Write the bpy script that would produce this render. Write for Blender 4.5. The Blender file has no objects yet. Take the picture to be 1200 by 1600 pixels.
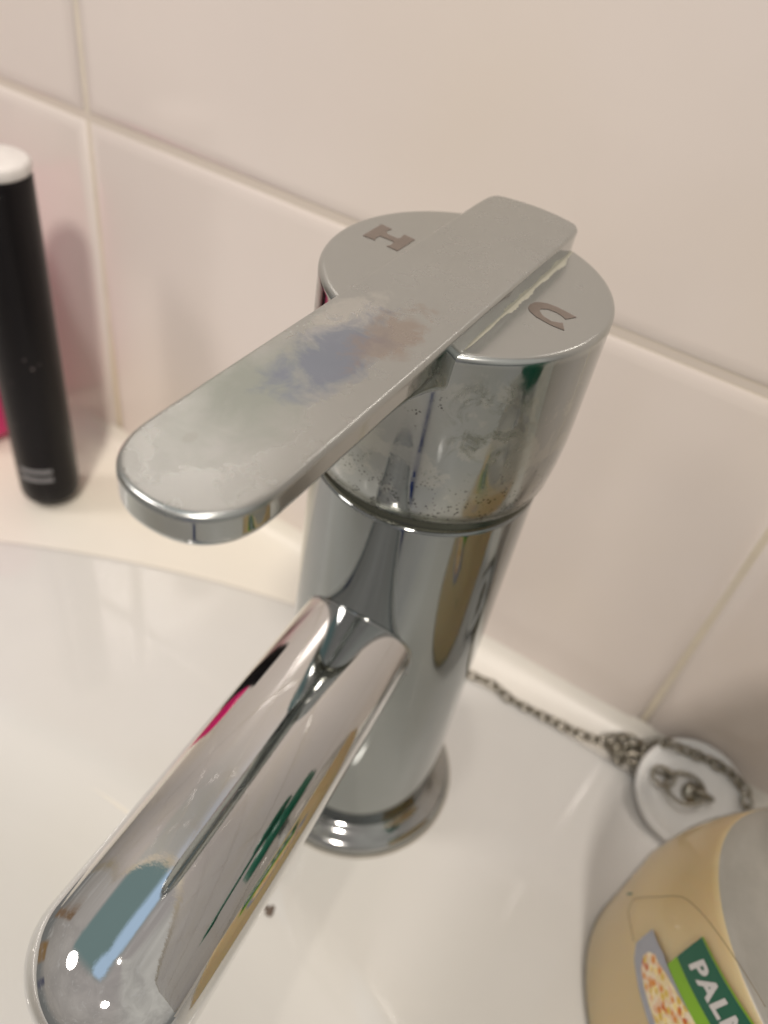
import bpy, bmesh, math, random
from mathutils import Vector, Matrix
from mathutils.geometry import tessellate_polygon
random.seed(4)
S = bpy.context.scene
C = S.collection
PI = math.pi

# ------------------------------------------------------------------ camera
cam_d = bpy.data.cameras.new('camera'); cam = bpy.data.objects.new('camera', cam_d); C.objects.link(cam)
R = [[0.8413079810287561, 0.5211461414996067, 0.143553405593146],
     [0.44814073974654517, -0.5239274323005167, -0.7243410267701305],
     [-0.3022759640407051, 0.6737260161839227, -0.6743311476420193]]
m = Matrix((R[0], [-v for v in R[1]], [-v for v in R[2]])).transposed().to_4x4()
m.translation = Vector((0.04558817, -0.11653481, 0.21747707))
cam.matrix_world = m
cam_d.sensor_fit = 'VERTICAL'; cam_d.sensor_height = 48.0
cam_d.lens = 1226.98 / 1600 * 48.0
cam_d.clip_start = 0.005; cam_d.clip_end = 50
cam_d.dof.use_dof = True; cam_d.dof.focus_distance = 0.112
cam_d.dof.aperture_fstop = cam_d.lens / 1000 / 0.0017
S.camera = cam

# ------------------------------------------------------------------ world
W = bpy.data.worlds.new('World'); S.world = W; W.use_nodes = True
nt = W.node_tree; nt.nodes.clear(); N = nt.nodes.new; L = nt.links.new
def mth(nt, op, a, b=None, c=None):
    n = nt.nodes.new('ShaderNodeMath'); n.operation = op
    for i, v in enumerate((a, b, c)):
        if v is None: continue
        if isinstance(v, (int, float)): n.inputs[i].default_value = v
        else: nt.links.new(v, n.inputs[i])
    return n.outputs[0]
def mixc(nt, fac, a, b, bt='MIX'):
    n = nt.nodes.new('ShaderNodeMix'); n.data_type = 'RGBA'; n.blend_type = bt
    for i, v in ((0, fac), (6, a), (7, b)):
        if isinstance(v, (int, float)): n.inputs[i].default_value = v
        elif isinstance(v, tuple): n.inputs[i].default_value = (*v, 1) if len(v) == 3 else v
        else: nt.links.new(v, n.inputs[i])
    return n.outputs[2]
def ramp(nt, fac, stops, interp='LINEAR'):
    n = nt.nodes.new('ShaderNodeValToRGB'); n.color_ramp.interpolation = interp
    e = n.color_ramp.elements
    while len(e) < len(stops): e.new(0.5)
    for i, (p, c) in enumerate(stops):
        e[i].position = p; e[i].color = (*c, 1) if len(c) == 3 else c
    nt.links.new(fac, n.inputs[0]); return n.outputs[0]
def box01(nt, v, lo, hi, s):
    a = nt.nodes.new('ShaderNodeMapRange'); a.interpolation_type = 'SMOOTHSTEP'
    nt.links.new(v, a.inputs[0]); a.inputs[1].default_value = lo - s; a.inputs[2].default_value = lo + s
    b = nt.nodes.new('ShaderNodeMapRange'); b.interpolation_type = 'SMOOTHSTEP'
    nt.links.new(v, b.inputs[0]); b.inputs[1].default_value = hi - s; b.inputs[2].default_value = hi + s
    b.inputs[3].default_value = 1; b.inputs[4].default_value = 0
    return mth(nt, 'MULTIPLY', a.outputs[0], b.outputs[0])
def noise(nt, scale, detail=4, rough=.55, vec=None, dist=0):
    n = nt.nodes.new('ShaderNodeTexNoise'); n.inputs['Scale'].default_value = scale
    n.inputs['Detail'].default_value = detail; n.inputs['Roughness'].default_value = rough; n.inputs['Distortion'].default_value = dist
    if vec is None:
        t = nt.nodes.new('ShaderNodeTexCoord'); vec = t.outputs['Object']
    nt.links.new(vec, n.inputs['Vector']); return n.outputs['Fac']
def mr(nt, v, a, b, c=0., d=1.):
    n = nt.nodes.new('ShaderNodeMapRange'); nt.links.new(v, n.inputs[0])
    for i, q in enumerate((a, b, c, d)): n.inputs[i + 1].default_value = q
    return n.outputs[0]
tc = N('ShaderNodeTexCoord'); sp = N('ShaderNodeSeparateXYZ'); L(tc.outputs['Generated'], sp.inputs[0])
X, Y, Z = sp.outputs
# the bathroom around the basin: dim floor and cupboards, warm walls, paler ceiling
el = mth(nt, 'MULTIPLY_ADD', Z, 0.5, 0.5)
col = ramp(nt, el, [(0.0, (.14, .14, .13)), (0.30, (.20, .20, .19)), (0.47, (.26, .26, .245)), (0.56, (.50, .45, .40)),
                    (0.80, (.66, .60, .55)), (1.0, (.62, .56, .53))])
az = mth(nt, 'ARCTAN2', X, Y)          # 0 = towards the tiled wall, +-pi = behind the camera
low = box01(nt, Z, -1.2, 0.15, .08)
front = low
def band(col, lo, hi, c, s=.02, mask=None):
    f = box01(nt, az, lo, hi, s)
    if mask is not None: f = mth(nt, 'MULTIPLY', f, mask)
    return mixc(nt, f, col, c)
col = band(col, 2.62, 2.74, (.45, .42, .42), .02, low)
col = band(col, 2.75, 2.82, (.012, .012, .03), .01, low)
col = band(col, 2.82, 2.90, (.01, .08, .32), .01, low)
col = band(col, 2.90, 3.00, (.30, .28, .34), .02, low)
mid = box01(nt, Z, 0.05, 0.62, .04)
side = box01(nt, Z, -.12, .40, .03)
for lo, hi, c in ((-1.22, -1.12, (.40, .02, .05)), (-1.10, -.98, (.38, .20, .07)), (-.96, -.90, (.02, .16, .40)), (-1.60, -1.50, (.30, .17, .08))):
    col = band(col, lo, hi, c, .025, side)
thin = box01(nt, Z, -.20, .10, .04)
for lo, hi, c in ((-2.05, -1.85, (.34, .20, .08)), (-2.30, -2.22, (.05, .06, .12))):
    col = band(col, lo, hi, c, .03, thin)
right = mth(nt, 'MULTIPLY', box01(nt, az, .9, 2.3, .25), box01(nt, Z, -.05, 1.2, .10))
col = mixc(nt, mth(nt, 'MULTIPLY', right, .7), col, (.90, .86, .78))  # brighter right side added to lift the spout's reflections
# window high up
wn1 = noise(nt, 3.0, 5, .6, tc.outputs['Generated'], .8); wn2 = noise(nt, 9.0, 4, .6, tc.outputs['Generated'], 1.2)
col = mixc(nt, mr(nt, wn1, .35, .65, 0, .45), col, (.36, .33, .31))
col = mixc(nt, mr(nt, wn2, .58, .66, 0, .35), col, (.80, .76, .72))
u = mth(nt, 'DIVIDE', X, mth(nt, 'MAXIMUM', Z, .05)); u = mth(nt, 'ADD', u, mth(nt, 'MULTIPLY', mth(nt, 'SUBTRACT', wn1, .5), .25)); v = mth(nt, 'DIVIDE', Y, mth(nt, 'MAXIMUM', Z, .05))
up = mth(nt, 'GREATER_THAN', Z, 0.2)
def patch(col, u0, u1, v0, v1, c, s=.02):
    f = mth(nt, 'MULTIPLY', mth(nt, 'MULTIPLY', box01(nt, u, u0, u1, s), box01(nt, v, v0, v1, s)), up)
    return mixc(nt, f, col, c)
col = patch(col, -.98, -.10, -.35, .30, (.26, .36, .35), .10)
col = patch(col, -.27, -.10, -.35, .30, (.66, .86, 1.10), .035)
bg = N('ShaderNodeBackground'); L(col, bg.inputs[0]); bg.inputs[1].default_value = 0.84
wo = N('ShaderNodeOutputWorld'); L(bg.outputs[0], wo.inputs[0])

# ------------------------------------------------------------------ ceiling lamps and an added left fill
def lamp(name, loc, power, size, colr):
    d = bpy.data.lights.new(name, 'AREA'); d.shape = 'DISK'; d.size = size; d.energy = power; d.color = colr
    o = bpy.data.objects.new(name, d); C.objects.link(o); o.location = loc
    o.rotation_euler = (Vector((0, 0, .08)) - Vector(loc)).to_track_quat('-Z', 'Y').to_euler(); return o
sd = bpy.data.lights.new('ceiling_downlight', 'SPOT'); sd.energy = 64; sd.color = (1.0, .90, .81); sd.shadow_soft_size = .08
sd.spot_size = math.radians(35); sd.spot_blend = 1.0  # cone shaped and aimed left so the right of the deck falls darker
so = bpy.data.objects.new('ceiling_downlight', sd); C.objects.link(so); so.location = (.33, -.84, 1.25)
so.rotation_euler = (Vector((-.18, .06, .09)) - so.location).to_track_quat('-Z', 'Y').to_euler()
lamp('ceiling_and_fill_lamp', (-.85, -.60, 1.15), 6.0, .30, (1.0, .90, .84))  # soft fill added from the left to brighten that side and the wall
lamp('ceiling_and_fill_lamp', (-.02, -.14, 1.5), 2.4, .05, (1.0, .90, .80))

S.view_settings.view_transform = 'Standard'; S.view_settings.look = 'None'
S.view_settings.exposure = -0.22; S.view_settings.gamma = 1.0; S.view_settings.use_curve_mapping = False

# ------------------------------------------------------------------ helpers
def tag(o, label=None, cat=None, group=None, kind=None):
    if label: o['label'] = label
    if cat: o['category'] = cat
    if group: o['group'] = group
    if kind: o['kind'] = kind
    return o
def empty(name, loc=(0, 0, 0)):
    o = bpy.data.objects.new(name, None); o.location = loc; o.empty_display_size = .01; C.objects.link(o); return o
def obj(name, verts, faces, mats, parent=None, smooth=True, fm=None):
    me = bpy.data.meshes.new(name); me.from_pydata([tuple(v) for v in verts], [], faces)
    if not isinstance(mats, (list, tuple)): mats = [mats]
    for mm in mats: me.materials.append(mm)
    if fm:
        for pol, i in zip(me.polygons, fm): pol.material_index = i
    bm = bmesh.new(); bm.from_mesh(me); bmesh.ops.recalc_face_normals(bm, faces=bm.faces); bm.to_mesh(me); bm.free()
    for pol in me.polygons: pol.use_smooth = smooth
    o = bpy.data.objects.new(name, me); C.objects.link(o)
    if parent is not None:
        o.parent = parent
    return o
def mesh_bm(name, bm, mats, parent=None, smooth=True):
    me = bpy.data.meshes.new(name); bm.to_mesh(me); bm.free()
    if not isinstance(mats, (list, tuple)): mats = [mats]
    for mm in mats: me.materials.append(mm)
    for pol in me.polygons: pol.use_smooth = smooth
    o = bpy.data.objects.new(name, me); C.objects.link(o)
    if parent is not None: o.parent = parent
    return o
def rings(rs, closed_ends=(True, True)):
    """stack of equal-length rings of points -> verts, faces"""
    n = len(rs[0]); V = [p for r in rs for p in r]; F = []
    for i in range(len(rs) - 1):
        for j in range(n):
            a = i * n + j; b = i * n + (j + 1) % n
            F.append((a, b, b + n, a + n))
    if closed_ends[0]: F.append(tuple(range(n))[::-1])
    if closed_ends[1]: F.append(tuple((len(rs) - 1) * n + j for j in range(n)))
    return V, F
def lathe(prof, n=128, cx=0, cy=0, ends=(True, True), zf=None):
    rs = []
    for r, z in prof:
        rs.append([(cx + r * math.cos(2 * PI * j / n), cy + r * math.sin(2 * PI * j / n),
                    z + (zf(cx + r * math.cos(2 * PI * j / n), cy + r * math.sin(2 * PI * j / n), z) if zf else 0)) for j in range(n)])
    return rings(rs, ends)
def arcp(cx, cz, r, a0, a1, n=8):
    return [(cx + r * math.cos(math.radians(a0 + (a1 - a0) * i / n)), cz + r * math.sin(math.radians(a0 + (a1 - a0) * i / n))) for i in range(n + 1)]
def catmull(P, k=8):
    P = [Vector(p) for p in P]; out = []
    Q = [P[0] * 2 - P[1]] + P + [P[-1] * 2 - P[-2]]
    for i in range(1, len(Q) - 2):
        a, b, c, d = Q[i - 1:i + 3]
        for j in range(k):
            t = j / k
            out.append(.5 * ((2 * b) + (c - a) * t + (2 * a - 5 * b + 4 * c - d) * t * t + (3 * b - a - 3 * c + d) * t ** 3))
    out.append(P[-1]); return out
def tube(P, r, n=10, closed=False):
    P = [Vector(p) for p in P]; rs = []; up = Vector((0.1, .2, 1)).normalized(); prev = None
    for i, p in enumerate(P):
        if closed: t = (P[(i + 1) % len(P)] - P[i - 1]).normalized()
        else: t = (P[min(i + 1, len(P) - 1)] - P[max(i - 1, 0)]).normalized()
        if prev is None: prev = t.orthogonal().normalized()
        a = (prev - t * prev.dot(t)).normalized(); prev = a; b = t.cross(a)
        rr = r(i / (len(P) - 1)) if callable(r) else r
        rs.append([p + (a * math.cos(2 * PI * j / n) + b * math.sin(2 * PI * j / n)) * rr for j in range(n)])
    if closed:
        V = [q for q_ in rs for q in q_]; F = []; M = len(rs)
        for i in range(M):
            for j in range(n):
                F.append((i * n + j, i * n + (j + 1) % n, ((i + 1) % M) * n + (j + 1) % n, ((i + 1) % M) * n + j))
        return V, F
    return rings(rs)
def torus(c, u, v, R1, R2, r, n=20, k=8):
    c, u, v = Vector(c), Vector(u).normalized(), Vector(v).normalized()
    return tube([c + u * R1 * math.cos(2 * PI * i / n) + v * R2 * math.sin(2 * PI * i / n) for i in range(n)], r, k, True)
def merge(parts):
    V, F = [], []
    for v, f in parts:
        o = len(V); V += list(v); F += [tuple(i + o for i in q) for q in f]
    return V, F

# ------------------------------------------------------------------ materials
def mat(name):
    mm = bpy.data.materials.new(name); mm.use_nodes = True; nt = mm.node_tree
    return mm, nt, nt.nodes['Principled BSDF']
def pin(nt, b, key, v):
    if isinstance(v, (int, float)): b.inputs[key].default_value = v
    elif isinstance(v, tuple): b.inputs[key].default_value = (*v, 1)
    else: nt.links.new(v, b.inputs[key])
def bump(nt, b, h, dist, strength=1.0):
    n = nt.nodes.new('ShaderNodeBump'); n.inputs['Distance'].default_value = dist; n.inputs['Strength'].default_value = strength
    nt.links.new(h, n.inputs['Height']); nt.links.new(n.outputs[0], b.inputs['Normal'])
def objxyz(nt):
    t = nt.nodes.new('ShaderNodeTexCoord'); s = nt.nodes.new('ShaderNodeSeparateXYZ')
    nt.links.new(t.outputs['Object'], s.inputs[0]); return t.outputs['Object'], s.outputs[0], s.outputs[1], s.outputs[2]

def chrome(name, base=(.325, .35, .35), rough=.035, kind='plain'):
    mm, nt, b = mat(name); pin(nt, b, 'Metallic', 1.0)
    v, x, y, z = objxyz(nt)
    n1 = noise(nt, 220, 6, .6, v); n2 = noise(nt, 45, 4, .6, v); n3 = noise(nt, 1400, 3, .5, v)
    colr = mixc(nt, mr(nt, n2, .35, .75), base, tuple(c * .94 for c in base))
    rg = mth(nt, 'MULTIPLY_ADD', mr(nt, n1, .45, .75), .05, rough)
    if kind == 'cap':
        # limescale: dense specks near the lower lip, cloudy film above, small black pits
        lowz = mr(nt, z, .1275, .1385, 1.0, 0.0)
        vor = nt.nodes.new('ShaderNodeTexVoronoi'); vor.inputs['Scale'].default_value = 1500; nt.links.new(v, vor.inputs['Vector'])
        wn = noise(nt, 500, 2, .5, v)
        pit = mth(nt, 'LESS_THAN', vor.outputs['Distance'], mth(nt, 'MULTIPLY', mr(nt, wn, .42, .58), .34))
        pit = mth(nt, 'MULTIPLY', pit, mth(nt, 'MAXIMUM', mth(nt, 'MULTIPLY', lowz, .9), mr(nt, n2, .56, .62, 0, .8)))
        side = mr(nt, z, .1575, .1585, 1.0, 0.0)
        pit = mth(nt, 'MULTIPLY', pit, side)
        film = mth(nt, 'MULTIPLY', mth(nt, 'MULTIPLY', mr(nt, n2, .42, .62), side), .7)
        n5 = noise(nt, 110, 7, .68, v, .6)
        film2 = mth(nt, 'MULTIPLY', mth(nt, 'MULTIPLY', mr(nt, n5, .53, .58), side), .75)
        band_ = mth(nt, 'MULTIPLY', mr(nt, z, .1258, .1272, 1.0, 0.0), mr(nt, n1, .2, .5, .5, 1.0))
        colr = mixc(nt, film, colr, (.42, .43, .41)); colr = mixc(nt, film2, colr, (.47, .48, .45))
        crust = mth(nt, 'MULTIPLY', mth(nt, 'MULTIPLY', mr(nt, noise(nt, 260, 8, .7, v, .8), .49, .62), box01(nt, x, .0115, .0205, .0025)), mth(nt, 'MULTIPLY', box01(nt, z, .139, .1545, .003), mr(nt, y, -.002, .002, 1.0, 0.0)))
        colr = mixc(nt, mth(nt, 'MULTIPLY', crust, .65), colr, (.20, .21, .17)); rg = mth(nt, 'MULTIPLY_ADD', crust, .25, rg)
        colr = mixc(nt, mth(nt, 'MULTIPLY', band_, .9), colr, (.13, .14, .115))  # dark reflection on the lip's underside painted into the colour
        colr = mixc(nt, pit, colr, (.03, .03, .025))
        rg = mth(nt, 'ADD', rg, mth(nt, 'MULTIPLY', mth(nt, 'ADD', film, film2), .14))
        rg = mth(nt, 'ADD', rg, mth(nt, 'MULTIPLY', band_, .2))
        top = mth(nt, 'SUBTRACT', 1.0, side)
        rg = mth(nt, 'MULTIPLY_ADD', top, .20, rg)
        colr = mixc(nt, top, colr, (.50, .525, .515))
    if kind == 'lever':
        # bloom left by toothpaste and water on the top face: grey-blue, brown and pale film
        def blob(cx, cy, rx, ry):
            a = mth(nt, 'DIVIDE', mth(nt, 'SUBTRACT', x, cx), rx); c = mth(nt, 'DIVIDE', mth(nt, 'SUBTRACT', y, cy), ry)
            return mth(nt, 'SQRT', mth(nt, 'ADD', mth(nt, 'MULTIPLY', a, a), mth(nt, 'MULTIPLY', c, c)))
        def mask(cx, cy, rx, ry, amp=.9, sc=170, lo=.8, hi=1.1):
            n = noise(nt, sc, 8, .66, v, .5)
            return mr(nt, mth(nt, 'ADD', blob(cx, cy, rx, ry), mth(nt, 'MULTIPLY', mth(nt, 'SUBTRACT', n, .5), amp * 2.6)), lo, hi, 1.0, 0.0)
        topm = mr(nt, mth(nt, 'SUBTRACT', z, mth(nt, 'MULTIPLY', y, .0363)), .1628, .1634)
        m1 = mask(-.0005, -.0405, .0042, .0100, 1.15, 200, .70, 1.45); m2 = mask(.0032, -.0320, .0032, .0080, 1.3, 260, .72, 1.35)
        m3 = mask(-.003, -.0535, .005, .0085, 1.0, 180, .5, 1.8); m4 = mask(-.0035, -.033, .0032, .008, .9, 260, .8, 1.2)
        m5 = mask(-.0025, -.0648, .0007, .0010, .3, 300)
        for mk, cc, st in ((m3, (.36, .41, .37), .70), (m4, (.70, .71, .68), .5), (m1, (.26, .305, .40), .80), (m2, (.41, .345, .30), .62), (m5, (.38, .38, .36), .35)):
            colr = mixc(nt, mth(nt, 'MULTIPLY', mth(nt, 'MULTIPLY', mk, st), topm), colr, cc)
        rg = mth(nt, 'MULTIPLY_ADD', mth(nt, 'MULTIPLY', mth(nt, 'MAXIMUM', m1, m3), topm), .12, rg)
        rg = mth(nt, 'MULTIPLY_ADD', topm, .22, rg)
    pin(nt, b, 'Base Color', colr); pin(nt, b, 'Roughness', rg)
    bump(nt, b, n3, .000004, .5)
    return mm
M_body = chrome('chrome_body'); M_cap = chrome('chrome_cap', (.38, .405, .40), kind='cap'); M_lever = chrome('chrome_lever', (.50, .525, .515), kind='lever')  # body chrome coloured darker in place of the shaded bowl it mirrors
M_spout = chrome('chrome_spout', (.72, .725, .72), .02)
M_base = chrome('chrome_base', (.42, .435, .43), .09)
M_dark = chrome('collar_metal', (.12, .125, .10), .25)

def ceramic(name, base, rough=.12, nz=.02, scale=25):
    mm, nt, b = mat(name)
    n = noise(nt, scale, 4, .6); n2 = noise(nt, 6, 3, .5)
    c = mixc(nt, mr(nt, n, .35, .7), base, tuple(k * (1 - nz) for k in base))
    c = mixc(nt, mr(nt, n2, .42, .62, 0, .8), c, (base[0] * (1 - nz * .6), base[1] * (1 - nz * 1.0), base[2] * (1 - nz * 2.6)))
    pin(nt, b, 'Base Color', c); pin(nt, b, 'Roughness', mth(nt, 'MULTIPLY_ADD', n, .06, rough))
    b.inputs['IOR'].default_value = 1.5
    bump(nt, b, n2, .0012, .35)
    return mm
M_basin = ceramic('glazed_basin', (.655, .655, .64), .025, .03)
M_tile = ceramic('glazed_wall_tile', (.76, .70, .66), .13, .035, 12)
M_ledge = ceramic('ledge_sealant', (.79, .77, .72), .3, .05, 40)
M_grout = ceramic('grout', (.72, .66, .56), .7, .12, 90)
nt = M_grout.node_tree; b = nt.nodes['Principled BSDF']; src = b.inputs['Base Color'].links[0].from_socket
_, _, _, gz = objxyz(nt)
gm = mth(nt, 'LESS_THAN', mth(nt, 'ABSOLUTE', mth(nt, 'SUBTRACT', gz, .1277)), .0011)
nt.links.new(mixc(nt, gm, src, (.66, .60, .53)), b.inputs['Base Color'])  # shade under the upper tile edge painted into the horizontal joint

def plain(name, base, rough=.4, **kw):
    mm, nt, b = mat(name)
    n = noise(nt, kw.pop('scale', 300), 4, .6)
    pin(nt, b, 'Base Color', mixc(nt, mr(nt, n, .3, .7), base, tuple(c * .86 for c in base))); pin(nt, b, 'Roughness', rough)
    for k, v in kw.items(): pin(nt, b, k.replace('_', ' '), v)
    return mm

# ------------------------------------------------------------------ wall
YW = .0652; XG = -.163; ZG = .1274; TW = .233; TH = .2
V, F, FM = [], [], []
def quad_grid(x0, x1, z0, z1):
    # one cushion-edged tile: flat face, edges rolling back into the joint
    e = [(0, .0016), (.0005, .0010), (.0014, .0005), (.0028, .00015), (.0045, 0.0)]
    g = .0006
    rs = []
    for ins, dep in e:
        i = ins + g; zb = z0 + i + (.0006 if z0 > .05 else 0); rs.append([(x0 + i, YW + dep, zb), (x1 - i, YW + dep, zb), (x1 - i, YW + dep, z1 - i), (x0 + i, YW + dep, z1 - i)])
    v, f = rings(rs, (False, True)); o = len(V); V.extend(v); F.extend([tuple(a + o for a in q) for q in f]); FM.extend([0] * len(f))
for i in range(-4, 6):
    for (z0, z1) in ((ZG - .135, ZG), (ZG, ZG + TH), (ZG + TH, ZG + 2 * TH), (ZG + 2 * TH, ZG + 3 * TH), (ZG + 3 * TH, ZG + 4 * TH)):
        quad_grid(XG + i * TW, XG + (i + 1) * TW, z0, z1)
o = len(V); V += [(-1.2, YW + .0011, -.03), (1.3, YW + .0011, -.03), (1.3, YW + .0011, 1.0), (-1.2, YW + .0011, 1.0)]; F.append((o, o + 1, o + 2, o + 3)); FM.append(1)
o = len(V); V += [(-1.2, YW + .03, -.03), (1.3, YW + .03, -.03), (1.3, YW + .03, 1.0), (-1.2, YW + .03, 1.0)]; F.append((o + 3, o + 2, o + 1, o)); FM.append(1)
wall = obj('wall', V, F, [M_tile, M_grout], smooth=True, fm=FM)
for pol in wall.data.polygons:
    if pol.area > .002: pol.use_smooth = False
tag(wall, 'pale glazed wall tiles with raised cushion edges behind the tap', None, None, 'structure')

# ------------------------------------------------------------------ ledge behind the basin (strip against the wall)
V, F = [], []
prof = [(-.05, -.0030), (.045, -.0026), (.0560, -.0022), (.0600, -.0015), (.0628, .0000), (.0642, .0020), (.0650, .0046), (.0655, .0060)]
nx = 60
for i in range(nx):
    x = -.6 + 1.2 * i / (nx - 1)
    for j, (y, z) in enumerate(prof): V.append((x, y, z + .0002 * math.sin(x * 90) * (j > 3)))
for i in range(nx - 1):
    for j in range(len(prof) - 1):
        a = i * len(prof) + j; F.append((a, a + 1, a + 1 + len(prof), a + len(prof)))
ledge = obj('ledge_surface', V, F, M_ledge)
tag(ledge, 'cream sealed ledge strip between the white basin and the tiled wall', None, None, 'structure')

# ------------------------------------------------------------------ basin
def rear(x):      # back outline of the basin, seen from above
    t = (x - .035)
    return .0520 - (1.55 * t * t if t < 0 else .55 * t * t)
def zdeck(x, y):
    rho = math.sqrt(((x + .035) / .19) ** 2 + ((y + .165) / .128) ** 2)
    t = (1 - rho) * .128
    z = 0.
    if t > 0: z -= .105 * (1 - math.exp(-(t / .056) ** 2.3))
    return z
V, F = [], []
NX, NY = 300, 260
for i in range(NX):
    x = -.42 + .80 * i / (NX - 1); yr = rear(x)
    for j in range(NY):
        s = j / (NY - 1)
        y = yr - (yr + .31) * s ** 1.1
        d = yr - y; z = zdeck(x, y)
        if d < .004: z -= .004 * (1 - math.sqrt(max(0, 1 - (1 - d / .004) ** 2)))
        V.append((x, y, z))
for i in range(NX - 1):
    for j in range(NY - 1):
        a = i * NY + j; F.append((a, a + 1, a + 1 + NY, a + NY))
o = len(V)
for i in range(NX): V.append((-.42 + .80 * i / (NX - 1), V[i * NY][1], -.14))
for i in range(NX - 1): F.append((i * NY, (i + 1) * NY, o + i + 1, o + i))
basin = obj('washbasin', V, F, M_basin)
tag(basin, 'white glazed ceramic washbasin with flat tap deck under the chrome tap', 'washbasin')
# thin line of limescale and soap where the tap stands on the deck
obj('tap_grime_ring', *torus((0, 0, .0002), (1, 0, 0), (0, 1, 0), .0290, .0290, .00045, 96, 6), plain('ring_grime', (.42, .40, .35), .5, scale=300), basin)
# grime speck by the tap
bm = bmesh.new()
for k in range(9):
    a = random.uniform(0, 6.28); r = abs(random.gauss(0, .0011))
    mt = Matrix.Translation((.0050 + r * math.cos(a) * .7, -.0478 + r * math.sin(a), zdeck(.005, -.0478) + .0001)) @ Matrix.Diagonal((1, 1.6, .35, 1))
    bmesh.ops.create_icosphere(bm, subdivisions=1, radius=random.uniform(.0004, .0009), matrix=mt)
sp_ = mesh_bm('grime_speck', bm, plain('grime', (.16, .12, .09), .6), basin)

# ------------------------------------------------------------------ mixer tap
tap = empty('mixer_tap')
tag(tap, 'chrome basin mixer tap with flat lever and rising rounded spout', 'tap')
RL = .0229
v, f = lathe([(RL, .003), (RL, .0035), (RL, .03), (RL, .06), (RL, .09), (RL, .1190), (RL, .1199), (RL, .1202)] + arcp(RL - .0006, .1205, .0006, 0, 90, 6) + [(.0220, .1211), (.0215, .1211), (.015, .1211)])
body = obj('body', v, f, M_body, tap)
v, f = lathe([(.0284, -.0004), (.0286, .0006)] + arcp(.0258, .0012, .0027, 5, 80, 8) + [(.0245, .0047), (.0236, .0052), (.02285, .0064)])
obj('base_ring', v, f, M_base, tap)
v, f = lathe([(.0215, .1206), (.0226, .1210), (.0230, .1218), (.0229, .1226), (.0222, .1232), (.0218, .1250)])
obj('collar', v, f, M_dark, tap)
# handle: cap
HC = .1597; TX, TY = .0102, .0363
def tilt(x, y): return TX * x + TY * y
def zf(x, y, z):
    w = min(1, max(0, (z - .1290) / (.150 - .1290))); return tilt(x, y) * w
prof = [(.0205, .1262), (.0215, .1240), (.0229, .12395), (.0236, .1244), (.02400, .1256), (.02435, .1280), (.02470, .1310), (.02492, .1345), (.0250, .1385), (.0250, .145), (.0250, .152), (.0250, HC - .0016), (.0250, HC - .0013)] + \
       arcp(.0250 - .0011, HC - .0011, .0011, 0, 90, 8) + [(.0237, HC), (.0234, HC), (.0200, HC), (.012, HC), (.004, HC)]
v, f = lathe(prof, 160, zf=zf)
handle = obj('handle_cap', v, f, M_cap, tap)
# lever
def lever_outline(n_side=26):
    cx = .0009; hw = .0094; P = []
    tip = -.0752; rr = .0100
    # right side going to the tip (from back)
    back = math.sqrt(.0250 ** 2 - hw ** 2)
    def wid(y): return hw + (.0003 if y < -.03 else 0)
    ys = [back * .985 + (tip + rr - back * .985) * i / n_side for i in range(n_side + 1)]
    for y in ys: P.append((cx + hw, y))
    m = 28
    for i in range(1, m):
        a = PI * i / m; c, s = math.cos(a), math.sin(a)
        e = 2 / 2.25
        P.append((cx + hw * math.copysign(abs(c) ** e, c), tip + rr - rr * abs(s) ** e))
    for y in ys[::-1]: P.append((cx - hw, y))
    a0 = math.atan2(back, cx - hw); a1 = math.atan2(back, cx + hw)
    for i in range(1, 22):
        a = a0 + (a1 - a0) * i / 22; P.append((.0249 * math.cos(a), .0249 * math.sin(a)))
    # even spacing, corners eased
    for _ in range(2):
        Q = []
        for i in range(len(P)):
            a, b, c = Vector(P[i - 1]), Vector(P[i]), Vector(P[(i + 1) % len(P)])
            Q.append(tuple((a + 2 * b + c) / 4))
        P = Q
    n = 260; L_ = [0.]
    for i in range(len(P)): L_.append(L_[-1] + (Vector(P[(i + 1) % len(P)]) - Vector(P[i])).length)
    out = []; k = 0
    for i in range(n):
        s = L_[-1] * i / n
        while L_[k + 1] < s: k += 1
        t = (s - L_[k]) / max(1e-9, L_[k + 1] - L_[k]); a = Vector(P[k]); b = Vector(P[(k + 1) % len(P)])
        out.append(tuple(a + (b - a) * t))
    return out
OUT = lever_outline()
def inset(P, d):
    n = len(P); Q = []
    A = sum(P[i][0] * P[(i + 1) % n][1] - P[(i + 1) % n][0] * P[i][1] for i in range(n)); sg = 1 if A > 0 else -1
    for i in range(n):
        a = Vector(P[i - 1]); b = Vector(P[i]); c = Vector(P[(i + 1) % n])
        t1 = (b - a).normalized(); t2 = (c - b).normalized(); n1 = Vector((-t1.y, t1.x)) * sg; n2 = Vector((-t2.y, t2.x)) * sg
        nn = (n1 + n2).normalized(); k = 1 / max(.6, nn.dot(n1)); Q.append((b.x + nn.x * d * k, b.y + nn.y * d * k))
    return Q
HT = .0044
def hb(y):          # underside: deeper near the cap
    t = min(1, max(0, (-y - .024) / .02)); return -.0062 * (1 - t) ** 2 * (1 if y < -.01 else 0) - .0007 * t - (.0014 if y >= -.024 else 0)
rs = []
FIL = .0008
layers = [(.0016, 0, 0), (.0012, 0, .0001), (.0006, 0, .0004), (.0002, 0, .0010), (0, 0, .0016)]
for ins, top, dz in layers:
    rs.append([(x, y, HC + tilt(x, y) + (hb(y) if y < -.0235 else -.0015) + dz) for x, y in inset(OUT, ins)])
for fz in (.2, .6, .9, .97): rs.append([(x, y, HC + tilt(x, y) + .0004 + fz * (HT - FIL - .0004)) for x, y in OUT])
for i in range(9):
    a = math.radians(90 * i / 8); q = inset(OUT, FIL * (1 - math.cos(a)))
    rs.append([(x, y, HC + tilt(x, y) + HT - FIL + FIL * math.sin(a)) for x, y in q])
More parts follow.
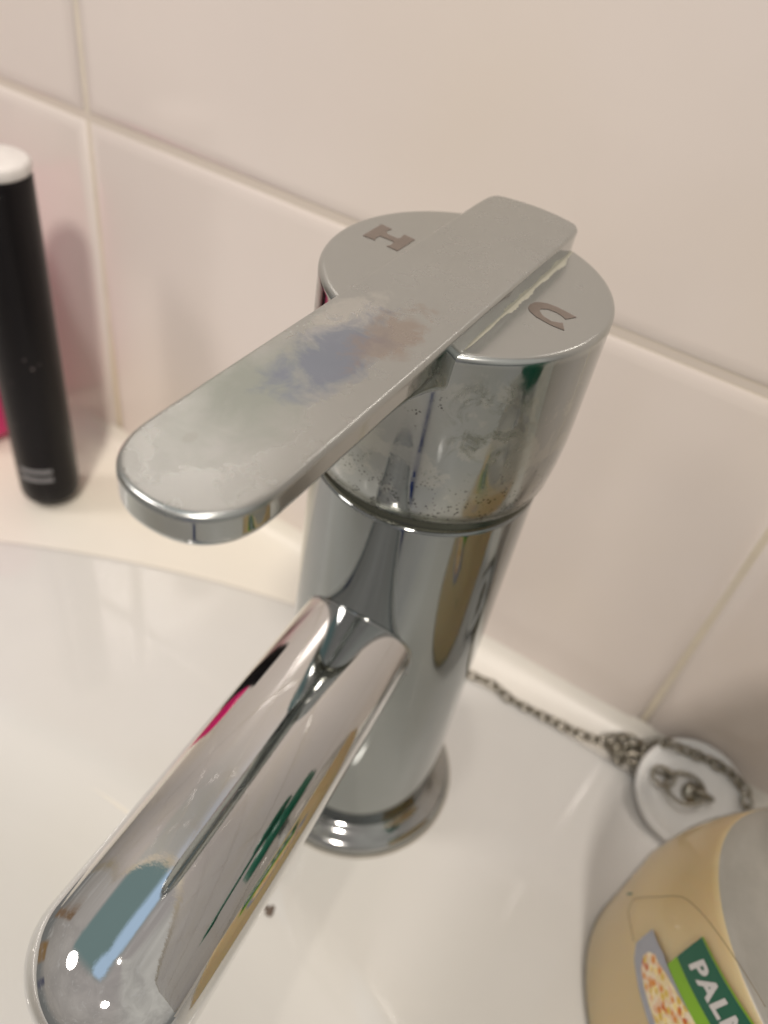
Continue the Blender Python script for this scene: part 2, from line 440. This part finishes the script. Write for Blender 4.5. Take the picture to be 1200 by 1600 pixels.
for ins in (.00095, .0012, .0016):
    rs.append([(x, y, HC + tilt(x, y) + HT) for x, y in inset(OUT, ins)])
v, f = rings(rs)
obj('lever', v, f, M_lever, handle)
# limescale in the corner along the lever foot
V, F = [], []
nn_ = 90
for i in range(nn_ + 1):
    y = -.0215 + .0435 * i / nn_; t = i / nn_
    tp = min(1, t * 8, (1 - t) * 8)
    w = (.00045 + .00030 * math.sin(i * .31) * math.sin(i * .13 + 1) + .0002 * random.random()) * (1.3 if t > .35 else .7) * tp
    h = (.00016 + .00008 * random.random()) * tp
    x0 = .0009 + .0094
    for dx, dz in ((-.0003, h), (w * .35, h), (w, -.0001)):
        V.append((x0 + dx, y, HC + tilt(x0 + dx, y) + dz))
for i in range(nn_):
    for j in range(2):
        a = i * 3 + j; F.append((a, a + 1, a + 4, a + 3))
obj('limescale', V, F, plain('limescale', (.42, .41, .34), .45, scale=900), handle)
# engraved marks
def flat_poly(name, P, m, parent, dz=.00006):
    """polygon on the cap's top plane (mm)"""
    tris = tessellate_polygon([[Vector((a, b, 0)) for a, b in P]])
    V = [(a / 1000, b / 1000, HC + tilt(a / 1000, b / 1000) + dz) for a, b in P]
    return obj(name, V, [tuple(t) for t in tris], m, parent, smooth=False)
M_mark = plain('etched_mark', (.21, .175, .15), .42, Metallic=.35, scale=1500)
H = [(a - .7, b + .1) for a, b in [(-19.9, -1.0), (-19.9, 5.3), (-17.5, 5.0), (-17.8, 3.5), (-17.0, 2.7), (-15.0, 2.6), (-14.6, 3.0), (-14.8, 4.8), (-12.4, 4.5), (-12.4, -1.5), (-14.8, -1.3), (-14.4, -.6), (-14.6, 1.0), (-17.6, 1.1), (-17.7, -.3), (-17.3, -.9)]]
Cc = [(19.7, .1), (17.9, .5), (15.9, .85), (14.3, .8), (13.2, .35), (12.5, -.4), (12.15, -1.6), (12.3, -2.7), (13.0, -3.6), (14.6, -4.5), (17.1, -5.1), (18.4, -5.15), (19.7, -5.1), (18.6, -3.2), (18.2, -3.5), (17.0, -4.0), (15.4, -3.5), (14.3, -2.5), (14.1, -1.7), (15.0, -.9), (16.6, -.85), (17.8, -1.3), (18.5, -1.8)]
tag(flat_poly('hot_mark', H, M_mark, handle), 'letter H engraved on the cap, brown grey')
tag(flat_poly('cold_mark', Cc, M_mark, handle), 'letter C engraved on the cap, brown grey')
# spout
A_, BT, BB, ZC, SL, LT, NT, ROT, WA = .0130, .0122, .0177, .0831, -.0574, .1060, 2.1324, .0613, .1767
rs = []; ms = 128
sect = []
for j in range(ms):
    t = 2 * PI * j / ms; c, s = math.cos(t), math.sin(t)
    n_, b_ = (NT, BT) if s > 0 else (2.2, BB)
    sect.append((A_ * math.copysign(abs(c) ** (2 / n_), c), b_ * math.copysign(abs(s) ** (2 / n_), s)))
ystat = [-.010 - (LT - A_ - .010) * i / 40 for i in range(41)]
ystat += [-(LT - A_) - A_ * math.sin(PI / 2 * i / 40) for i in range(1, 40)] + [-LT * .9999]
for y in ystat:
    e = max(0, (-y - (LT - A_)) / A_); s = math.sqrt(max(0.0004, 1 - e * e)); g = 1 + WA * (-y - .02) / .1
    rs.append([(x * s * g + ROT * (-y), y, ZC + z * (s ** .55 if z > 0 else s ** .8 * (1 - .35 * min(1, -y / LT))) + SL * (-y)) for x, z in sect])
v, f = rings(rs)
obj('spout', v, f, M_spout, tap)
# fine raised edge where the spout meets the body
P = []
for i in range(61):
    t = PI * (-.06 + 1.12 * i / 60); c, s_ = math.cos(t), math.sin(t)
    b_ = BT if s_ > 0 else BB; n_ = NT if s_ > 0 else 2.2
    x = A_ * math.copysign(abs(c) ** (2 / n_), c) * 1.004; z = b_ * math.copysign(abs(s_) ** (2 / n_), s_)
    xx = x + ROT * .021; y = -math.sqrt(RL * RL - xx * xx) - .0001
    P.append((x + ROT * -y, y, ZC + z - SL * y))
obj('joint_edge', *tube(P, .00028, 8), M_base, tap)
# aerator under the tip
ax, ay = ROT * .092, -.092; az_ = ZC + SL * .092
v, f = lathe([(.0080, az_ - .0105), (.0088, az_ - .0115), (.0088, az_ - .0150), (.0078, az_ - .0156), (.0030, az_ - .0150)], 48, ax, ay)
obj('aerator', v, f, M_dark, tap)

# ------------------------------------------------------------------ plug, ring and chain
M_plug = plain('white_plug_plastic', (.86, .87, .86), .3, scale=60)
M_chain = chrome('chain_metal', (.32, .30, .25), .28)
pc = Vector((.0905, .0485, .0072)); pn = Vector((.03, -.35, .94)).normalized()
q = pn.to_track_quat('Z', 'Y')
plug = empty('basin_plug')
tag(plug, 'round white basin plug leaning on the wall behind the soap bottle', 'plug')
v, f = lathe([(.0135, -.0085), (.0145, -.0080), (.0152, -.0016), (.0162, -.0012), (.0168, -.0004), (.0166, .0004), (.0160, .0008), (.0150, .0006), (.0146, .0003), (.0142, .0006), (.0100, .0009), (.0035, .0010)], 96)
v = [pc + q @ Vector(p) for p in v]
obj('disc', v, f, M_plug, plug)
v, f = lathe([(.0034, .0008), (.0034, .0018), (.0028, .0026), (.0014, .0030)], 32)
v = [pc + q @ Vector(p) for p in v]
obj('stud', v, f, M_chain, plug)
U1, U2 = q @ Vector((1, 0, 0)), q @ Vector((0, 1, 0))
obj('pull_ring', *torus(pc + pn * .0042 - U1 * .0030 - U2 * .0005, U1 + pn * .25, U2 - pn * .25, .0056, .0050, .00065, 36), M_chain, plug)
obj('pull_loop', *merge([torus(pc + pn * .0040 + U1 * .0022, U1, pn, .0030, .0022, .0007, 24), torus(pc + pn * .0038 - U1 * .0098, U1, U2, .0034, .0026, .0006, 24)]), M_chain, plug)

def on_plug(u, w, h): return pc + U1 * u + U2 * w + pn * h
path = catmull([(-.012, .0440, .0012), (.004, .0468, .0012), (.0158, .0505, .0010), (.0235, .0513, .0010), (.0290, .0497, .0012), (.0415, .0505, .0012), (.0530, .0515, .0012), (.0640, .0540, .0014),
                (.0690, .0560, .0020), (.0745, .0585, .0040), on_plug(-.0120, .0105, .0018), on_plug(-.0060, .0110, .0026), on_plug(.0010, .0116, .0022), on_plug(.0080, .0110, .0020), on_plug(.0135, .0080, .0022), on_plug(.0158, .0020, .0022), on_plug(.0172, -.0040, .0012), (.1090, .0400, .0070)], 24)
def chain_links(path, L_=.0032, r=.00060, wid=.00135, jit=.25):
    parts = []; acc = 0; k = 0; last = path[0]
    for i in range(1, len(path)):
        acc += (path[i] - path[i - 1]).length
        if acc >= L_:
            acc = 0; p = path[i]; t = (p - last).normalized(); last = p
            a = t.orthogonal().normalized(); b = t.cross(a)
            ang = (PI / 2 if k % 2 else 0) + PI / 4 + random.uniform(-jit, jit)
            s = a * math.cos(ang) + b * math.sin(ang)
            parts.append(torus(p, t, s, L_ * .66, wid, r, 12, 6)); k += 1
    return parts
cl = chain_links(path)
bundle = catmull([(.0625, .0530, .0014), (.0665, .0515, .0020), (.0700, .0530, .0034), (.0670, .0560, .0040), (.0640, .0545, .0040), (.0665, .0510, .0044), (.0720, .0515, .0048), (.0740, .0545, .0056), (.0700, .0570, .0056), (.0660, .0550, .0052), (.0680, .0500, .0030), (.0745, .0500, .0050), (.0790, .0490, .0080), (.0830, .0485, .0110)], 24)
cl += chain_links(bundle, jit=.9)
chain = obj('plug_chain', *merge(cl), M_chain)
tag(chain, 'thin steel link chain trailing from behind the tap onto the white plug', 'chain')

# ------------------------------------------------------------------ soap bottle
BX, BY, BH, BW, BD, AL, H0, EX, NB = .1183, -.019, .1019, .0462, .0301, .803, .3211, 1.5844, 2.2
rd = Vector((math.cos(AL), -math.sin(AL), 0)); nv = Vector((-math.sin(AL), -math.cos(AL), 0))
def ssz(z):
    e = min(1, max(0, (z / BH - H0) / (1 - H0))); return max(.27, math.sqrt(max(0, 1 - e ** EX)))
def ssec(t, w=BW, d=BD):
    s, c = math.sin(t), math.cos(t)
    return w * math.copysign(abs(s) ** (2 / NB), s), d * math.copysign(abs(c) ** (2 / NB), c)
tab = []; acc = 0; prv = ssec(0)
for i in range(1501):
    t = PI * i / 1500; cur = ssec(t); acc += math.hypot(cur[0] - prv[0], cur[1] - prv[1]); tab.append(acc); prv = cur
def th_of(u):
    a = abs(u); import bisect
    i = min(1500, bisect.bisect_left(tab, a)); return math.copysign(PI * i / 1500, u)
def surf(u, z, off=0.):
    a, b = ssec(th_of(u), BW + off, BD + off); s = ssz(z); return Vector((BX, BY, z)) + rd * a * s + nv * b * s
bottle = empty('soap_bottle')
tag(bottle, 'clear plastic bottle of amber liquid soap with green label, on the basin deck', 'soap bottle')
# shell: clear thin plastic
mm, nt, b = mat('clear_bottle_plastic'); nt.nodes.remove(b)
out = nt.nodes['Material Output']
tr = nt.nodes.new('ShaderNodeBsdfTransparent'); tr.inputs[0].default_value = (.975, .975, .97, 1)
gl = nt.nodes.new('ShaderNodeBsdfGlossy'); gl.inputs['Roughness'].default_value = .06; gl.inputs[0].default_value = (.9, .9, .9, 1)
fr = nt.nodes.new('ShaderNodeFresnel'); fr.inputs[0].default_value = 1.38
mx = nt.nodes.new('ShaderNodeMixShader'); nt.links.new(mth(nt, 'MULTIPLY', fr.outputs[0], .6), mx.inputs[0]); nt.links.new(tr.outputs[0], mx.inputs[1]); nt.links.new(gl.outputs[0], mx.inputs[2])
nt.links.new(mx.outputs[0], out.inputs[0]); M_shell = mm
nz_ = noise(nt, 30, 3, .5); bp = nt.nodes.new('ShaderNodeBump'); bp.inputs['Distance'].default_value = .0022; bp.inputs['Strength'].default_value = .5
nt.links.new(nz_, bp.inputs['Height']); nt.links.new(bp.outputs[0], gl.inputs['Normal']); 
M_liq, nt, b = mat('amber_soap'); pin(nt, b, 'Base Color', (.80, .64, .37)); pin(nt, b, 'Roughness', .35)
b.inputs['Subsurface Weight'].default_value = .5; b.inputs['Subsurface Radius'].default_value = (.012, .008, .004); b.inputs['Subsurface Scale'].default_value = 1.0
M_top_refl = plain('soap_top_reflection', (.52, .50, .45), .25, scale=120)  # grey reflection on the soap's surface painted as a colour
nth = 128
def body_rings(zs, off):
    out = []
    for z in zs:
        s = ssz(max(z, 0)); bot = 1 if z > .004 else .93 + .07 * math.sqrt(max(0, 1 - (1 - z / .004) ** 2))
        r = []
        for j in range(nth):
            a, c = ssec(2 * PI * j / nth, BW + off, BD + off); r.append(Vector((BX, BY, z)) + (rd * a + nv * c) * s * bot)
        out.append(r)
    return out
zs = [0.0, .0008, .002, .004] + [.004 + (BH - .006) * i / 44 for i in range(1, 45)] + [BH - .0010]
rs = body_rings(zs, 0)
nr = .0125
for z in (BH + .001, BH + .006, BH + .008):
    rs.append([Vector((BX + nr * math.cos(0), BY, z)) * 0 + Vector((BX, BY, z)) + rd * (nr * math.sin(2 * PI * j / nth)) + nv * (nr * math.cos(2 * PI * j / nth)) for j in range(nth)])
v, f = rings(rs, (True, False)); obj('bottle_shell', v, f, M_shell, bottle)
LZ = .0675
zs = [.0015, .003, .005] + [.005 + (LZ - .005) * i / 30 for i in range(1, 31)]
rs = body_rings(zs, -.0007)
n_side = (len(rs) - 1) * nth
for k in (.9, .7, .4): rs.append([Vector((BX, BY, LZ)) + (p - Vector((BX, BY, LZ))) * k for p in rs[len(zs) - 1]])
v, f = rings(rs)
fm = [0] * n_side + [1] * (len(f) - n_side); fm[-2] = 0
obj('liquid_soap', v, f, [M_liq, M_top_refl], bottle, fm=fm)
# pump
M_green = plain('green_pump_plastic', (.005, .13, .075), .3)
v, f = lathe([(.0180, BH + .002), (.0185, BH + .003), (.0185, BH + .022), (.0172, BH + .0235), (.0060, BH + .020), (.0055, BH + .034), (.0100, BH + .035), (.0105, BH + .045), (.0090, BH + .047), (.002, BH + .0475)], 64, BX, BY)
obj('pump_collar', v, f, M_green, bottle)
P = catmull([Vector((BX, BY, BH + .041)), Vector((BX, BY, BH + .041)) + rd * .02, Vector((BX, BY, BH + .040)) + rd * .035, Vector((BX, BY, BH + .034)) + rd * .040], 6)
obj('pump_nozzle', *tube(P, .0042, 16), M_green, bottle)
v, f = tube([Vector((BX, BY, BH)), Vector((BX, BY, .05)), Vector((BX, BY, .008))], .003, 12)
obj('dip_tube', v, f, plain('dip_tube_plastic', (.6, .6, .58), .3), bottle)
# label
def chart(name, P, m, parent, off, sub=.0012):
    """polygon given in label coordinates (mm round the bottle, mm up), wrapped onto the bottle"""
    if isinstance(P, tuple): V2, T = P
    else:
        V2 = [Vector((a, b, 0)) for a, b in P]; T = [tuple(t) for t in tessellate_polygon([V2])]
    bm = bmesh.new(); vs = [bm.verts.new((p[0] / 1000, p[1] / 1000, 0)) for p in V2]
    for t in T:
        try: bm.faces.new([vs[i] for i in t])
        except ValueError: pass
    for _ in range(7):
        es = [e for e in bm.edges if e.calc_length() > sub]
        if not es: break
        bmesh.ops.subdivide_edges(bm, edges=es, cuts=1); bmesh.ops.triangulate(bm, faces=bm.faces)
    for vv in bm.verts:
        vv.co = surf(vv.co.x, vv.co.y, off)
    bmesh.ops.recalc_face_normals(bm, faces=bm.faces)
    return mesh_bm(name, bm, m, parent)
def bl(u): return 53.2 + .23 * (u + 17.8)
def tl(u): return 61.7 + .23 * (u + 19.7)
M_lab = plain('label_green', (.004, .105, .055), .4, scale=60); M_lime = plain('label_lime', (.20, .42, .01), .4, scale=60)
M_white = plain('label_white', (.62, .60, .58), .4, scale=60); M_sil = plain('label_silver', (.33, .34, .38), .35, scale=200)
cu = 14.5
ban = chart('label_banner', [(-17.8, 53.2), (-19.7, 61.7), (cu, tl(cu)), (cu, bl(cu))], M_lab, bottle, .00020)
chart('label_stripe', [(-17.2, 49.6), (-17.9, 53.15), (cu, bl(cu) - .05), (cu, bl(cu) - 3.6)], M_lime, ban, .00020)
chart('label_edge', [(-19.8, 61.75), (-19.6, 62.1), (cu, tl(cu) + .55), (cu, tl(cu) + .05)], M_lime, ban, .00020)
fc = bpy.data.curves.new('lettering', 'FONT'); fc.body = 'PALMOLIVE'; fc.size = 1; fc.offset = .04; fc.resolution_u = 3; fc.space_character = 1.16
fo = bpy.data.objects.new('lettering', fc); C.objects.link(fo)
bpy.context.view_layer.update()
tm = bpy.data.meshes.new_from_object(fo.evaluated_get(bpy.context.evaluated_depsgraph_get()))
xs = [v.co.x for v in tm.vertices]; hs = [v.co.y for v in tm.vertices]
sy = 4.25 / .70; sx = 28.0 / (max(xs) - min(xs))
sx = 6.1 * 1.0
V2 = []
for vv in tm.vertices:
    u_ = -15.4 + (vv.co.x - min(xs)) * sx; V2.append((u_, bl(u_) + 2.55 + vv.co.y * sy))
T = [tuple(p.vertices) for p in tm.polygons]
bpy.data.objects.remove(fo)
mxu = max(p[0] for p in V2)
if mxu > cu - 1:                      # squeeze the tail so the word stays on the banner
    V2 = [(u if u < 0 else u * (cu - 1) / mxu, z) for u, z in V2]
chart('label_lettering', (V2, T), M_white, ban, .00032, .0010)
# leaf-shaped picture: silver border, honeycomb inside
leaf = [(-25.2, 46.6), (-24.8, 43.0), (-24.3, 39.0), (-21.5, 37.2), (-16.0, 36.6), (-8.0, 37.0), (0, 39.5), (6, 44.0), (9, bl(9) - 3.7), (-5.9, bl(-5.9) - 3.7), (-16.8, 49.4), (-19.5, 49.0), (-22.3, 47.6)]
lf = chart('label_picture', leaf, M_sil, ban, .00014)
hn = [(-21.2, 44.0), (-21.0, 41.6), (-19.0, 39.7), (-15.0, 39.2), (-8.0, 39.6), (-1, 42.0), (4, 46.0), (5, bl(5) - 3.7), (-7.0, bl(-7) - 3.7), (-15.8, 48.4), (-18.5, 46.6), (-20, 46.2)]
M_honey, nt, b = mat('honeycomb_print'); 
vo = nt.nodes.new('ShaderNodeTexVoronoi'); vo.inputs['Scale'].default_value = 650
vz, _, _, _ = objxyz(nt); nt.links.new(vz, vo.inputs['Vector'])
sc_ = nt.nodes.new('ShaderNodeSeparateColor'); nt.links.new(vo.outputs['Color'], sc_.inputs[0])
c = ramp(nt, mth(nt, 'ADD', sc_.outputs[0], mth(nt, 'MULTIPLY', mth(nt, 'SUBTRACT', noise(nt, 160, 2, .5, vz), .5), 1.2)), [(0, (.62, .42, .06)), (.35, (.80, .62, .25)), (.55, (.70, .55, .36)), (.70, (.62, .22, .02)), (1.0, (.50, .10, .008))], 'CONSTANT')
c = mixc(nt, mr(nt, vo.outputs['Distance'], .35, .6, 0, .5), c, (.8, .74, .6))
pin(nt, b, 'Base Color', c); pin(nt, b, 'Roughness', .4)
chart('honeycomb_picture', hn, M_honey, lf, .00022)
# outline of the clear sticker
M_line = plain('sticker_edge', (.20, .15, .08), .5)
def chart_line(name, pts, r=.00010):
    P = catmull([surf(a / 1000, b_ / 1000, .0001) for a, b_ in pts], 8); return obj(name, *tube(P, r, 6), M_line, bottle)
chart_line('sticker_edge', [(-24.9, 38.0), (-28.5, 37.0), (-32.3, 35.6), (-34.2, 38.0), (-33.6, 42.0), (-31.7, 49.4), (-29.7, 57.3), (-26.0, 61.8), (-20.5, 65.4), (-14.8, 67.7), (-9, 69.3), (-3.0, 70.3)], .00007)
chart('print_dash', [(-37.6, 33.4), (-37.2, 33.2), (-36.0, 36.6), (-36.4, 36.9)], M_lab, bottle, .0001)

# ------------------------------------------------------------------ black tube with white cap (left)
M_blk, nt, b = mat('black_gloss_plastic')
vz, x, y, z = objxyz(nt)
vo = nt.nodes.new('ShaderNodeTexVoronoi'); vo.inputs['Scale'].default_value = 420; nt.links.new(vz, vo.inputs['Vector'])
dot = mth(nt, 'LESS_THAN', vo.outputs['Distance'], mth(nt, 'MULTIPLY', mr(nt, noise(nt, 90, 3, .6, vz), .55, .75), .22))
pin(nt, b, 'Base Color', mixc(nt, dot, (.006, .005, .006), (.20, .17, .17))); pin(nt, b, 'Roughness', .3); b.inputs['IOR'].default_value = 1.3
tx_, ty_ = -.1590, .0262; ang = 0
can = empty('black_tube', (tx_, ty_, 0))
tag(can, 'glossy black cylindrical tube with white top standing beside the wall', 'tube')
v, f = lathe([(.0060, .0006), (.0086, .0003), (.0100, .0012), (.0106, .0032), (.0107, .008), (.0110, .115), (.0110, .1205), (.0107, .1214), (.0100, .1216)], 96)
obj('tube_body', v, f, M_blk, can)
v, f = lathe([(.0100, .1214), (.0108, .1219), (.01105, .1226), (.01105, .1242), (.0108, .1250), (.0098, .1255), (.004, .1257)], 96)
obj('tube_cap', v, f, plain('white_cap_plastic', (.78, .76, .74), .35), can)
M_bar = plain('grey_print', (.22, .22, .23), .5)
def cylpatch(name, a0, a1, z0, z1, r, mm_, parent, n=10):
    V, F = [], []
    for i in range(n + 1):
        a = math.radians(a0 + (a1 - a0) * i / n)
        V += [(r * math.cos(a), r * math.sin(a), z0), (r * math.cos(a), r * math.sin(a), z1)]
    for i in range(n): F.append((2 * i, 2 * i + 2, 2 * i + 3, 2 * i + 1))
    return obj(name, V, F, mm_, parent)
for z0 in (.0128, .0166):
    cylpatch('printed_bar', -92, -28, z0, z0 + .0020, .01085, M_bar, can)
# magenta bottle, mostly outside the picture
mag = empty('magenta_bottle', (-.2205, .0380, 0))
tag(mag, 'bright magenta plastic bottle standing behind the black tube at the wall', 'bottle')
v, f = lathe([(.020, .0004), (.0238, .0010), (.0254, .004), (.0257, .05), (.0250, .068), (.0210, .081), (.0130, .090), (.0075, .093)], 96)
obj('bottle_body', v, f, plain('magenta_plastic', (.70, .006, .17), .3), mag)
v, f = lathe([(.0080, .0925), (.0086, .0932), (.0086, .108), (.0078, .1095), (.002, .110)], 48)
obj('bottle_cap', v, f, plain('white_screw_cap', (.7, .68, .68), .4), mag)

# made-up brush lying unseen in the bowl, added to mirror as a blue streak
M_navy = plain('navy_handle', (.004, .035, .20), .3); M_bris = plain('bristle_white', (.7, .7, .68), .5)
tb = empty('added_toothbrush')
tag(tb, 'slim blue brush added unseen in the bowl to give the blue streak in the chrome', 'added_toothbrush')
P = [(.021 + .050 * t, -.088 - .165 * t, zdeck(.021 + .050 * t, -.088 - .165 * t) + .0075) for t in [i / 14 for i in range(15)]]
obj('handle', *tube(catmull(P, 4), lambda t: .0042 + .0030 * math.sin(min(1, t * 1.1) * PI) , 14), M_navy, tb)
bm = bmesh.new()
for i in range(4):
    for j in range(8):
        t = .012 * j / 8; x = .0195 + (i - 1.5) * .0022 + t * .3; y = -.086 - t * .95
        bmesh.ops.create_cone(bm, segments=8, radius1=.0008, radius2=.0007, depth=.009, matrix=Matrix.Translation((x, y - .002, zdeck(x, y) + .0115)))
mesh_bm('bristles', bm, M_bris, tb)
